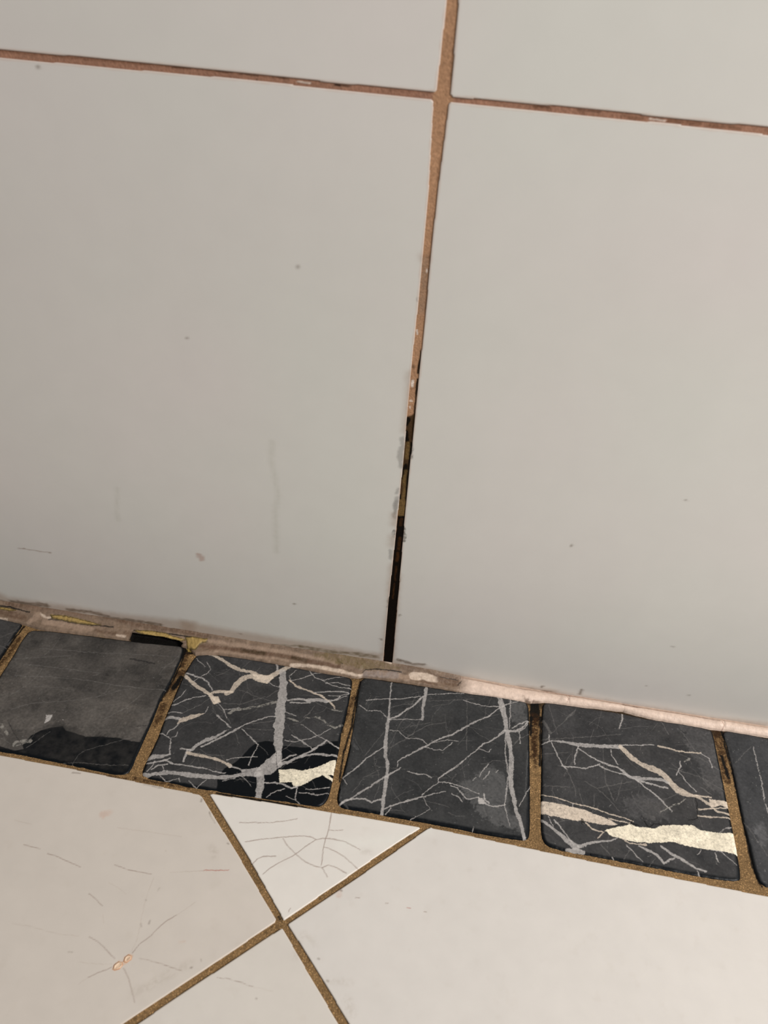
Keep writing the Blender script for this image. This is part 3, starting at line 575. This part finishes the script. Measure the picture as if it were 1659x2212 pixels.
FLOOR_MARKS=[['l','cr',[-589,-1155,-509,-1139,-431,-1125,-364,-1103,-305,-1078],[39,39,39,39,39]],['l','cr',[-529,-1249,-446,-1218,-395,-1202,-327,-1183,-252,-1165,-212,-1163,-188,-1172,-232,-1217,-274,-1271,-339,-1324,-376,-1359,-401,-1395],[46,46,46,46,46,45,44,45,45,44,44,44]],['l','cr',[-188,-1172,-157,-1159,-103,-1153,-38,-1157,38,-1183],[46,46,46,45,45]],['l','cr',[-143,-1014,-138,-1097,-142,-1158,-144,-1201,-134,-1297],[48,48,47,47,46]],['l','cr',[-349,-1198,-324,-1227,-268,-1266,-213,-1296,-164,-1307,-129,-1309,-98,-1291,-58,-1295,-8,-1315],[38,38,38,39,39,39,40,39,39]],['l','cr',[-140,-1204,-91,-1212,-31,-1233,44,-1284],[41,40,40,39]],['l','cr',[-464,-1356,-448,-1324,-422,-1306,-362,-1294],[40,41,41,40]],['l','cr',[-136,-1110,-66,-1098],[34,34]],['l','cr',[-237,-1547,-232,-1528],[30,30]],['l','cr',[-129,-1309,-93,-1350],[30,30]],['l','cp',[-682,-1427,-580,-1407],[35,35]],['l','cq',[-767,-1448,-681,-1428],[32,32]],['l','cr',[-471,-1878,-419,-1875,-362,-1880,-311,-1886],[25,25,25,25]],['l','cq',[-311,-1886,-220,-1889],[25,25]],['l','sp',[-23,-1414,-21,-1425],[252,251]],['l','sd',[-22,-1401,-14,-1404],[90,90]],['l','cr',[201,-1425,215,-1424],[37,37]],['l','cp',[305,-1426,320,-1425],[37,37]],['l','cr',[387,-1431,398,-1429],[37,37]],['l','cr',[58,-1424,77,-1422],[37,37]],['l','sd',[-284,-1930,-280,-1931],[43,43]],['l','sd',[-57,-1722,-50,-1723],[66,66]],['l','sd',[0,-1808,7,-1808],[89,89]],['l','sd',[-595,-1859,-592,-1859],[63,63]],['l','sd',[-564,-1820,-559,-1828],[39,39]],['l','sd',[-592,-1227,-585,-1234],[75,75]],['l','sd',[-513,-1304,-506,-1315],[44,44]],['l','sd',[-816,-1063,-815,-1077],[76,76]],['l','sd',[-754,-1123,-744,-1143,-707,-1180],[38,38,38]],['l','sd',[-613,-1273,-605,-1276],[54,54]],['l','sq',[-668,-1325,-653,-1347],[293,291]],['l','sq',[54,-1188,85,-1184],[245,245]],['l','sq',[106,-1871,127,-1911],[400,396]],['l','sq',[-161,-1737,-143,-1631,-92,-1663],[211,215,204]],['l','sq',[-4,-1808,37,-1801,105,-1795],[191,191,191]],['l','sm2',[-60,-1168,168,-1108,363,-1010],[497,499,505]],['l','cr',[-868,-1845,-852,-1806,-817,-1762,-790,-1714,-768,-1684,-736,-1653],[33,34,34,34,34,34]],['l','cq',[-736,-1653,-671,-1582],[34,35]],['l','cq',[-876,-1840,-870,-1784,-881,-1724,-900,-1617,-902,-1551,-904,-1503],[26,26,26,27,28,28]],['l','cr',[-919,-1490,-978,-1490,-1026,-1491,-1108,-1478],[34,34,33,33]],['l','cr',[-828,-1865,-764,-1865,-698,-1871,-633,-1878],[26,25,25,25]],['l','cr',[-881,-1913,-845,-1947,-811,-1991,-781,-2036],[27,28,28,28]],['l','cr',[-933,-1919,-982,-1951,-1015,-1976],[32,32,32]],['l','cq',[-1015,-1976,-1043,-2010],[26,26]],['l','cr',[-932,-1883,-986,-1854,-1037,-1827,-1082,-1814],[27,27,27,28]],['l','cq',[-938,-1906,-998,-1916,-1082,-1925],[24,24,23]],['l','cr',[-1167,-1632,-1121,-1652,-1081,-1674],[29,29,28]],['l','cr',[-1574,-1462,-1485,-1470],[28,27]],['l','cr',[-1442,-1484,-1399,-1487,-1335,-1503,-1257,-1519],[31,30,29,29]],['l','cp',[-676,-1425,-630,-1418,-566,-1403],[42,42,42]],['l','cq',[-835,-1466,-676,-1427],[28,28]],['l','sd',[-845,-1698,-844,-1712],[66,66]],['l','sp',[-1268,-1240,-1245,-1226],[379,379]],['l','sp',[-1262,-1255,-1259,-1260],[124,124]],['l','cq',[-1172,-1295,-1059,-1289,-845,-1282],[37,37,37]],['l','cq',[-1440,-1820,-1335,-1820,-1212,-1828,-1131,-1820],[31,30,30,31]],['l','sd',[-899,-1611,-896,-1613],[35,35]],['l','sd',[-880,-1718,-871,-1732],[36,36]],['l','sd',[-861,-1560,-857,-1546],[36,36]],['l','sd',[-1144,-1891,-1125,-1889],[30,30]],['l','sd',[-597,-1861,-591,-1861],[68,68]],['l','sp',[-679,-1765,-659,-1758],[63,63]],['l','sd',[-895,-1365,-893,-1366],[38,38]],['l','sq',[-661,-1322,-688,-1305],[263,264]],['l','sd',[-1522,-1044,-1482,-1040],[68,68]],['l','sd',[-1135,-1040,-1036,-1043],[56,56]],['l','sd',[-817,-1069,-811,-1076],[41,41]],['l','sd',[-753,-1129,-747,-1136],[41,41]],['l','sd',[-609,-1273,-607,-1275],[33,33]],['l','cq',[-1683,-1351,-1586,-1356],[37,37]],['l','cq',[-1098,-1567,-1036,-1583,-1000,-1603],[31,30,29]],['l','cq',[-1061,-1713,-1043,-1747],[31,30]],['p','sr',[-928,-1930,-930,-1907,-914,-1888,-895,-1887,-897,-1868,-881,-1852,-862,-1856,-859,-1874,-874,-1892,-884,-1902,-893,-1920,-915,-1931],[]],['l','sq',[-789,-1993,-732,-1949,-612,-1846],[369,372,379]],['l','sq',[-746,-2008,-747,-1974,-730,-1937],[123,126,128]]]
FLOOR_OUT={'left':[(-600.0,-102.4),(-261.89,-102.4),(-193.94,-101.67),(-158.93,-102.0),(-124.2,-102.85),(-84.0,-103.88),(-81.71,-104.8),(-53.82,-132.51),(-28.23,-158.95),(-28.38,-160.05),(-44.19,-176.39),(-79.8,-212.08),(-323.63,-458.76),(-600.0,-458.76)],'tri':[(-78.5,-103.02),(-77.07,-102.28),(-50.18,-101.57),(-14.46,-100.84),(30.59,-100.45),(32.1,-100.95),(17.44,-115.14),(-2.28,-135.68),(-24.23,-158.32),(-25.04,-158.62),(-49.62,-132.12)],'right':[(35.09,-101.08),(36.95,-99.76),(81.92,-101.43),(126.94,-102.97),(178.2,-104.29),(203.99,-104.89),(600.0,-104.89),(600.0,-560.0),(316.89,-500.07),(12.81,-195.7),(-4.4,-178.28),(-22.36,-160.5),(-22.16,-159.53),(-1.61,-139.05),(18.02,-118.94)],'bot':[(-309.0,-444.16),(-74.2,-211.09),(-58.81,-195.45),(-42.88,-179.8),(-25.11,-162.36),(-24.27,-162.21),(-7.57,-179.77),(8.68,-196.43),(253.16,-450.35)]}
FLOOR_TILES=[('left', ((-601.0, -27.2, 12), [(-205, 215, 0.4)]), ((-459.8, -100.7, 12), [(-235, -96, 0.4)]), 'big cream floor tile at the left with a small chip and hairline cracks'), ('tri', ((-79.5, 33.1, 12), [(-205, 215, 0.4)]), ((-159.6, -99.5, 12), [(-235, -96, 0.4)]), 'triangular cut cream floor tile with branching hairline cracks against the black border'), ('right', ((-23.4, 601.0, 12), [(-205, 215, 0.4)]), ((-561.0, -98.8, 12), [(-235, -96, 0.4)]), 'big cream floor tile at the right, brightest of the floor'), ('bot', ((-310.0, 254.2, 12), [(-205, 215, 0.4)]), ((-451.4, -161.2, 12), [(-235, -96, 0.4)]), 'cream floor tile with its corner pointing up at the bottom edge of the photo')]
CHIP=[[(-92.58,-192.75),(-92.8,-190.75),(-91.31,-189.0),(-89.52,-189.03),(-88.72,-190.18),(-89.44,-191.95),(-91.42,-192.95)],[(-89.21,-188.86),(-89.45,-186.89),(-88.19,-185.46),(-86.41,-185.74),(-86.13,-187.36),(-87.51,-188.97)]]
CHIP_BOX=[-93.8,-85.13,-193.95,-184.46]
PIT=[(-160.56,-3.71),(-148.93,-3.39),(-138.45,-3.31),(-130.14,-3.99),(-126.58,-6.1),(-127.61,-11.03),(-141.62,-11.9),(-158.26,-12.28),(-160.23,-8.47)]
PIT_V=[(-159.52,5.62),(-147.97,5.66),(-137.59,5.86),(-129.48,6.64),(-126.23,8.15),(-128.09,12.0),(-142.12,12.0),(-158.68,12.0),(-159.99,12.0)]
CAULK=[['l','bb',[-2425,5,-2297,3,-2101,-11,-1846,-15,-1661,-6],[381,365,333,346,362]],['l','bb',[-1704,0,-1476,8,-1298,7,-1137,6],[311,338,366,268]],['l','bm',[-2293,10,-1928,7],[234,222]],['l','bk',[-2471,29,-2416,26,-2330,32,-2273,35],[75,73,69,67]],['p','by',[-2469,34,-2414,33,-2355,37,-2408,46,-2464,46],[]],['l','bb',[-2513,60,-2400,64,-2285,68],[376,364,342]],['l','bw',[-2443,96,-2387,94],[82,79]],['l','bw',[-2199,30,-2156,42,-2130,40],[92,91,102]],['p','by',[-2136,29,-2066,23,-1956,26,-1863,33,-1805,41,-1875,47,-1946,48,-2038,43,-2111,41],[]],['l','bk',[-2135,48,-2055,44,-1963,50,-1874,49,-1786,44,-1725,41],[58,57,58,60,62,63]],['l','bb',[-1878,38,-1787,41],[67,68]],['l','bb',[-1820,71,-1756,78,-1695,75],[176,183,191]],['l','bw',[-1684,81,-1630,83],[94,95]],['l','bb',[-1637,64,-1589,74],[229,232]],['l','bl',[-2154,62,-2035,67,-1937,68,-1848,69],[274,284,293,299]],['l','bl',[-2245,80,-2213,40],[332,334]],['p','by',[-1585,45,-1486,34,-1397,36,-1341,46,-1259,55,-1282,70,-1372,64,-1479,60,-1560,54],[]],['p','by',[-1262,42,-1201,27,-1122,22,-1126,36,-1163,48,-1179,79,-1225,106],[]],['l','bk',[-1590,45,-1468,35,-1335,36,-1245,36,-1164,25,-1117,35],[66,68,72,69,50,53]],['l','bn',[-1170,56,-1052,63,-932,61,-812,54,-693,51,-572,50,-483,54,-387,53,-293,51],[179,233,233,232,230,220,212,204,207]],['l','bx',[-901,57,-756,53],[174,173]],['l','bx',[-580,51,-499,53],[165,160]],['l','bl',[-1055,81,-886,80,-727,75,-606,73],[144,144,143,139]],['l','bl',[-1116,31,-979,35,-810,32,-650,30,-489,31,-377,32,-311,40],[167,190,188,185,173,165,167]],['l','bw',[-578,90,-477,76,-382,74,-287,77,-207,84],[179,171,164,167,170]],['l','bo',[-452,19,-373,15],[172,167]],['l','bo',[-314,31,-219,29,-148,36],[233,238,256]],['l','bk',[-306,30,-272,42],[39,39]],['p','bo',[-400,-4,-159,-6,15,8,86,23,-46,47,-138,59,-216,45,-390,38],[]],['l','bk',[-143,75,-130,58,-47,45,21,43,85,45],[65,57,57,58,60]],['l','bl',[-126,78,0,69,127,73],[271,281,295]],['l','bs',[-125,82,59,68],[319,337]],['l','bw',[-195,86,-149,90],[143,158]],['l','bw',[-30,-6,14,0],[116,117]],['l','bw',[159,54,225,45,294,50],[433,435,436]],['l','bb',[311,46,362,49,421,47],[438,445,464]],['l','bk',[317,32,427,31],[35,38]],['l','bk',[431,64,449,32],[34,34]],['l','bb',[83,6,203,5,291,28,426,18],[86,88,88,94]],['l','bb',[213,78,298,80],[173,173]],['l','bk2',[447,13,586,13,713,21,839,19,864,14],[38,41,42,43,43]],['l','bk2',[1077,25,1090,47,1082,83],[75,49,50]],['l','bk2',[1979,33,1992,60,1980,101],[68,48,46]],['l','bb',[1416,21,1487,22],[287,241]],['l','bb',[885,92,947,112],[97,123]],['l','bb',[849,93,876,104],[274,271]],['l','bk2',[935,0,1079,7,1416,21,1767,16,1966,29],[76,87,120,78,77]],['l','bb',[821,71,840,95],[86,86]]]
UPPER=np.array([(-262, 5), (-60, 4.8), (-12, 5.2), (8, 5.2), (30, 4.4), (45, 3.2), (70, 2.2), (95, 1.5), (262, 1.8)],float)
LOWER=np.array([(-262.0, -9.78), (-244.16, -9.78), (-227.11, -10.98), (-216.83, -12.78), (-158.42, -9.79), (-128.07, -8.03), (-121.71, -9.38), (-116.72, -13.66), (-104.01, -9.85), (-67.19, -10.03), (-37.37, -11.57), (-17.14, -10.65), (-13.99, -9.27), (12.35, -8.17), (35.09, -8.85), (63.61, -8.29), (85.9, -8.62), (94.65, -6.14), (141.63, -3.48), (158.96, -5.75), (192.76, -6.3), (201.08, -5.62), (224.56, -5.51), (262.0, -5.51)])
JOINS=[108.9,199.1]
MARBLE_LABELS=[('t0', 'dark grey marble tile cut by the left edge, beside the smoky grey one'), ('t1', 'smoky grey marble border tile with a dark wet edge and hardly any veins'), ('t2', 'black marble border tile with many branching white and cream veins and a wet patch'), ('t3', 'black marble border tile with thin diagonal veins and one thicker right-hand vein'), ('t4', 'black marble border tile with a broad cream band across its lower part'), ('t5', 'black marble tile cut by the right edge, beside the cream-banded one')]


# ------------------------------------------------------------------ structure: grout beds of wall and floor
def slab(name, x0, x1, a0, a1, top, bottom, frame, mat):
    v = []
    for h in (bottom, top):
        for (x, a) in ((x0, a0), (x1, a0), (x1, a1), (x0, a1)):
            v.append((x, a, h) if frame == 'floor' else (x, -h, a))
    f = [(3, 2, 1, 0), (4, 5, 6, 7), (0, 1, 5, 4), (1, 2, 6, 5), (2, 3, 7, 6), (3, 0, 4, 7)]
    me = bpy.data.meshes.new(name); me.from_pydata([tuple(c * .001 for c in p) for p in v], [], f); me.update()
    me.materials.append(mat)
    o = bpy.data.objects.new(name, me); COL.objects.link(o); return o
floor = slab('floor', -700, 700, -640, 0, -3.0, -40, 'floor', M_plain); tag(floor, None, None, kind='structure')
wall = slab('wall_back', -700, 700, -40, 640, -2.6, -40, 'wall', M_plain); tag(wall, None, None, kind='structure')

# border joint and floor joints: one sandy bed with its stains, a part of the floor
xs = axis(-620, 620, 12, [(-250, 262, .5)]); ys = axis(-600, -.5, 12, [(-112, -2, .45), (-232, -112, .9)])
X, Y = np.meshgrid(xs, ys)
C = np.empty(X.shape + (4,)); C[..., 3] = .85
n1 = noise(X, Y, 9, 3, 3)[..., None]; n2 = noise(X, Y, 1.6, 5, 2)[..., None]
C[..., :3] = lin((118, 93, 62)) * (1 + .22 * n1 + .22 * n2)
C[..., :3] *= 1 - .35 * sstep(.25, .6, n2)
# shade under the caulk's lower edge, painted into the grout colour
crev_shade = sstep(-13, -9.5, Y + 1.2 * noise(X, Y, 3, 6, 2))[..., None] * .85
C[..., :3] = C[..., :3] * (1 - crev_shade) + lin((26, 20, 13)) * crev_shade
paint(C, xs, ys, X, Y, BORDER, .35, .25, 50)
H = -1.0 + .18 * noise(X, Y, 2.2, 8, 3) + .2 * noise(X, Y, 9, 9, 2)
H = np.where(Y < -99, H + .35, H)
pit, _, _ = poly_sd(PIT, X, Y); H -= 1.6 * sstep(-.6, 1.2, pit)
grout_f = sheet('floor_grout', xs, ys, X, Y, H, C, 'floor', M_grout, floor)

# wall joints
xs = axis(-620, 620, 3, [(-14, 26, .22), (-185, 120, .6)]); ys = axis(-2, 620, 4, [(-2, 360, .6), (300, 332, .3)])
X, Y = np.meshgrid(xs, ys)
C = np.empty(X.shape + (4,)); C[..., 3] = .75
n1 = noise(X, Y, 14, 13, 3)[..., None]; n2 = noise(X, Y, 2.0, 15, 3)[..., None]
C[..., :3] = lin((168, 130, 100)) * (1 + .12 * n1 + .10 * n2)
hz = sstep(3.2, 4.5, np.abs(X - 4 * 0))[..., None] * sstep(300, 308, Y)[..., None]
C[..., :3] = C[..., :3] * (1 - hz) + lin((150, 112, 92)) * (1 + .14 * n1 + .14 * n2) * hz
paint(C, xs, ys, X, Y, WALL_JOINT, .2, .25, 60)
H = -.3 + .05 * noise(X, Y, 3, 18, 3)
grout_w = sheet('wall_grout', xs, ys, X, Y, H, C, 'wall', M_wgrout, wall)

# ------------------------------------------------------------------ wall tiles
def wall_shade(seed):
    def f(X, Y, sd, Hh, C):
        xs_, ys_ = X[0], Y[:, 0]
        n = noise(X, Y, 60, seed, 3)[..., None]
        C[..., :3] *= 1 + .012 * n
        tint = noise(X, Y, 85, seed + 3, 2)[..., None]
        C[..., :3] *= 1 + tint * np.array([.022, -.012, .006])
        C[..., 3] = .3
        rim = sstep(1.3, .2, sd + .3 * noise(X, Y, 3, seed + 9, 2))[..., None] * .35
        C[..., :3] = C[..., :3] * (1 - rim) + lin((186, 150, 128)) * rim
        paint(C, xs_, ys_, X, Y, WALL_MARKS, .55, .3, 70)
        return Hh, C
    return f
WB = (208, 205, 199)
for key, fx, fy, lab in WALL_TILES:
    o = tile('glazed_tile', WALL_OUT[key], axis(*fx[0], fx[1]), axis(*fy[0], fy[1]), 'wall', M_wall, WB, 1.0, .07, 2.6, 0, 21, wall_shade(22))
    tag(o, lab, 'wall tile', 'large white wall tiles')

# ------------------------------------------------------------------ white floor tiles
def floor_shade(seed):
    def f(X, Y, sd, Hh, C):
        n = noise(X, Y, 40, seed, 4)[..., None]; n2 = noise(X, Y, 6, seed + 1, 4)[..., None]
        C[..., :3] *= 1 + .025 * n
        d = sstep(.25, .8, n2) * .10
        C[..., :3] = C[..., :3] * (1 - d) + lin((170, 158, 144)) * d
        C[..., 3] = .34
        rim = sstep(1.0, 0, sd)[..., None] * .25
        C[..., :3] = C[..., :3] * (1 - rim) + lin((190, 165, 135)) * rim
        paint(C, X[0], Y[:, 0], X, Y, FLOOR_MARKS, .22, .2, 80)
        return Hh, C
    return f
FBS = {'left': (192, 184, 175), 'tri': (207, 202, 195), 'right': (198, 193, 187), 'bot': (196, 190, 182)}
made = {}
for key, fx, fy, lab in FLOOR_TILES:
    o = tile('ceramic_tile', FLOOR_OUT[key], axis(*fx[0], fx[1]), axis(*fy[0], fy[1]), 'floor', M_floor, FBS[key], .9, .16, 3.0, 0, 31, floor_shade(32))
    tag(o, lab, 'floor tile', 'diagonal cream floor tiles'); made[key] = o
# the flaked glaze on the left tile: a shallow lump of bare clay
xs = axis(CHIP_BOX[0], CHIP_BOX[1], .12, []); ys = axis(CHIP_BOX[2], CHIP_BOX[3], .12, [])
X, Y = np.meshgrid(xs, ys)
s1 = np.maximum(poly_sd(CHIP[0], X, Y)[0], poly_sd(CHIP[1], X, Y)[0]) + .18 * noise(X, Y, 1, 41, 2)
C = np.empty(X.shape + (4,)); C[..., 3] = .55
rim = sstep(.7, .1, s1 + .25 * noise(X, Y, .8, 44, 2))[..., None]
C[..., :3] = (lin((212, 186, 160)) * (1 - rim) + lin((180, 136, 104)) * rim) * (1 + .12 * noise(X, Y, .8, 42, 2)[..., None])
H = np.where(s1 > 0, .05 + .3 * sstep(0, .6, s1) - .22 * sstep(.5, 1.3, s1) + .06 * noise(X, Y, .8, 43, 2), -.1)
chip = sheet('glaze_chip', xs, ys, X, Y, H, C, 'floor', M_caulk, made['left'], keep=s1 > 0)
chip['label'] = 'small orange-beige flaked chip in the glaze with hairline cracks around it'

# ------------------------------------------------------------------ black marble border tiles
MB = {'t0': ((72, 70, 69), 0), 't1': ((80, 76, 72), 1), 't2': ((61, 60, 60), 2), 't3': ((58, 58, 58), 3), 't4': ((63, 62, 62), 4), 't5': ((64, 64, 65), 5)}
def marble_shade(key, base, seed, ops):
    def f(X, Y, sd, Hh, C):
        dark = lin((7, 11, 15))
        n = noise(X, Y, 14, seed, 4); n2 = noise(X, Y, 1.1, seed + 1, 3); n3 = noise(X, Y, 3.5, seed + 2, 3)
        film = .62 + (.42 if key == 't1' else .26) * n + .14 * n3 + .10 * n2
        wet = np.zeros(X.shape)
        for kind, k, pts, wd in ops:
            P = np.array(pts, float).reshape(-1, 2) / 10.
            if k == 'wet':
                s, _, _ = poly_sd(P, X + .5 * n3, Y + .5 * n3); wet = np.maximum(wet, sstep(-.25, .35, s))
            if k == 'haze':
                s, _, _ = poly_sd(P, X + 2 * n3 + 1.2 * n2, Y + 2 * n3 + 1.2 * n2)
                film += {'t1': .22, 't3': .95, 't5': .7}.get(key, .4) * sstep(-1.0, 1.6, s + 1.6 * n2) * (.8 + .5 * n2)
        film = np.clip(film, 0, 1.5)
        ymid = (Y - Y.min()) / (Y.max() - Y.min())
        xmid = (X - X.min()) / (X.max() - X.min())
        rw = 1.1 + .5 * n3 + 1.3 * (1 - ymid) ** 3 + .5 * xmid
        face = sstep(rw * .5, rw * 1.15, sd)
        if key == 't1': wet_f = .85 + .25 * n3
        else: wet_f = 1.0
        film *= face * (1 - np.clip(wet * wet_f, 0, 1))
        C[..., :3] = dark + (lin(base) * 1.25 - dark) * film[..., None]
        brown = sstep(.1, .8, noise(X, Y, 22, seed + 7, 2))[..., None] * .25 * film[..., None]
        C[..., :3] *= 1 + brown * np.array([.12, .02, -.10])
        C[..., 3] = .40 + .22 * np.clip(film, 0, 1)
        # the finest natural hairlines, too many to follow one by one
        rs = np.random.RandomState(seed); hair = []
        x0, x1, y0, y1 = X.min() + 4, X.max() - 4, Y.min() + 4, Y.max() - 4
        for q in range({'t1': 8, 't5': 8, 't0': 6}.get(key, 46)):
            px_, py_ = rs.uniform(x0, x1), rs.uniform(y0, y1)
            an = rs.choice([.5, 2.5, 1.2]) + rs.normal(0, .35); pts = []
            for st_ in range(rs.randint(3, 7)):
                pts += [int(px_ * 10), int(py_ * 10)]
                px_ += math.cos(an) * rs.uniform(2, 5.5); py_ += math.sin(an) * rs.uniform(2, 5.5); an += rs.normal(0, .3)
            hair.append(['l', 'n', pts, [int(rs.uniform(12, 26))] * (len(pts) // 2)])
        paint(C, X[0], Y[:, 0], X, Y, hair, .3, .15, seed + 60)
        paint(C, X[0], Y[:, 0], X, Y, ops, .42, .15, seed + 20, 1.0, special=('wet', 'haze'))
        # scattered pale dust grains and pin holes
        r = noise(X, Y, .8, seed + 40, 1)
        g = (sstep(.88, .95, r) * .35 * (1 - wet) * face)[..., None]
        C[..., :3] = C[..., :3] * (1 - g) + lin((140, 138, 134)) * g
        Hh = Hh + .05 * n + .03 * n3 - .04 * sstep(.7, .9, n2)
        return Hh, C
    return f
for key, lab in MARBLE_LABELS:
    P = chaikin(MARBLE_OUT[key], 2)
    st = .25 if key in ('t1', 't2', 't3', 't4') else .4
    xs = axis(P[:, 0].min() - st, P[:, 0].max() + st, st, []); ys = axis(P[:, 1].min() - st, P[:, 1].max() + st, st, [])
    base, sdn = MB[key]
    o = tile('marble_tile', P, xs, ys, 'floor', M_marble, base, 2.6, 1.7, 3.4, .7, 100 + 7 * sdn, marble_shade(key, base, 100 + 7 * sdn, VEINS[key]))
    tag(o, lab, 'marble tile', 'black marble border tiles')

# ------------------------------------------------------------------ caulk between wall and border
def caulk(name, x0, x1, lab, clean, seed):
    sx = np.unique(np.concatenate([np.arange(max(x0, -262), min(x1, 262), .35), np.arange(min(x0, -262), -262, 4) if x0 < -262 else [], np.arange(262, x1, 4) if x1 > 262 else [], [x1]])); tt = np.linspace(0, 1, 46)
    S, T = np.meshgrid(sx, tt)
    lo = np.interp(S, LOWER[:, 0], LOWER[:, 1]); up = np.interp(S, UPPER[:, 0], UPPER[:, 1])
    lo = lo - .9 + .35 * noise(S, S * 0, 6, seed, 3)
    # straight bevel from the wall to the tile edge
    Yb = lo * T; Zb = up * (1 - T)
    nrm = np.hypot(lo, up); nx = up / nrm; nz = -lo / nrm
    cl = sstep(40, 52, S)
    bul_d = .35 * noise(S, T * 9, 4, seed + 1, 4) - .9 * np.sin(np.pi * T) ** 1.2 * .8 + .25 * noise(S / 5, T * 9, 1.2, seed + 2, 3) + .5 * np.exp(-((T - .85) / .12) ** 2)
    seg = np.zeros(S.shape)
    for e in JOINS: seg += np.exp(-((S - e) / .6) ** 2)
    bul_c = (1.75 * np.sin(np.pi * np.clip((T - .10) / .9, 0, 1)) ** .75 + .12 * noise(S, T * 9, 7, seed + 3, 2) - .5 * seg * np.sin(np.pi * T)) + .45 * sum(np.exp(-((S - e + 2.6) / 2.2) ** 2) for e in JOINS) * np.sin(np.pi * T)
    bul = bul_d * (1 - cl) + bul_c * cl
    Yb = Yb - nx * bul; Zb = Zb + nz * bul
    Zb = np.maximum(Zb, -.45) + np.where(T > .975, -1.7, .15); Yb = np.minimum(Yb, .2 * (1 - T))
    # chamfer coordinates for the stains: x, and distance down the bevel of 4.5 x 9 mm
    V = T * 10.0
    C = np.empty(S.shape + (4,)); C[..., 3] = .5
    n1 = noise(S, V, 8, seed + 4, 3); n2 = noise(S / 4, V, 1.0, seed + 5, 3); n3 = noise(S, V, 1.3, seed + 6, 3)
    cd = lin((120, 101, 85)) * (1 + .25 * n1 + .2 * n2 + .12 * n3)[..., None]
    dk = sstep(.2, .7, n2 + .4 * n1)[..., None] * .5
    cd = cd * (1 - dk) + lin((92, 76, 56)) * dk
    cc = lin((206, 184, 168)) * (1 + .05 * n1 + .03 * n3)[..., None]
    top = (sstep(2.2, .8, V + .8 * n1) * .75)[..., None]
    cc = cc * (1 - top) + lin((160, 136, 118)) * top
    C[..., :3] = cd * (1 - cl)[..., None] + cc * cl[..., None]
    keep = np.ones(S.shape, bool)
    ops = CAULK
    paint(C, sx, tt * 10.0, S, V, ops, .3, .25, seed + 8)
    # the missing piece above the plain grey tile
    p, _, _ = poly_sd(PIT_V, S, V + .2 * n3)
    keep = p < 0
    lipd = sstep(-1.0, 0, p)[..., None]
    C[..., :3] *= 1 - .5 * lipd
    co = np.stack([S, Yb, Zb], -1)
    o = sheet(name, sx, tt, S, T, None, C, 'free', M_caulk, keep=keep, pos=co)
    tag(o, lab, 'caulk', 'lengths of caulk along the wall')
    if not clean:       # hardened yellow strips that show through the cracks, standing a little proud
        for kind, key, pts, wd in CAULK:
            if key != 'by': continue
            P = np.array(pts, float).reshape(-1, 2) / 10.0
            d, _, _ = poly_sd(P, S + .3 * noise(S, V, 1.5, seed + 11, 2), V + .3 * noise(S, V, 1.5, seed + 12, 2))
            k = (d > -.05) & keep
            if k.sum() < 40: continue
            up_ = (.12 + .45 * sstep(0, 1.0, d) + .08 * noise(S, V, .8, seed + 13, 2)) * sstep(-.3, .1, d)
            c2 = co.copy(); c2[..., 1] -= nx * up_; c2[..., 2] += nz * up_
            C2 = C.copy(); C2[..., :3] = lin((156, 131, 78)) * (1 + .2 * n3 + .15 * n1)[..., None]
            e = (sstep(.6, .0, d + .2 * n3) * .75)[..., None]
            C2[..., :3] = C2[..., :3] * (1 - e) + lin((40, 34, 18)) * e
            a = sheet('dried_adhesive', sx, tt, S, T, None, C2, 'free', M_caulk, parent=o, keep=k, pos=c2)
            a['label'] = 'yellow hardened strip showing through the cracked caulk'
    return o
caulk('caulk_joint', -420, 44.2, 'cracked dirty beige caulk with yellow and brown mildew, left part with a missing piece', False, 200)
caulk('caulk_joint', 44.2, 420, 'clean pinkish white rounded caulk bead on the right part of the wall foot', True, 230)
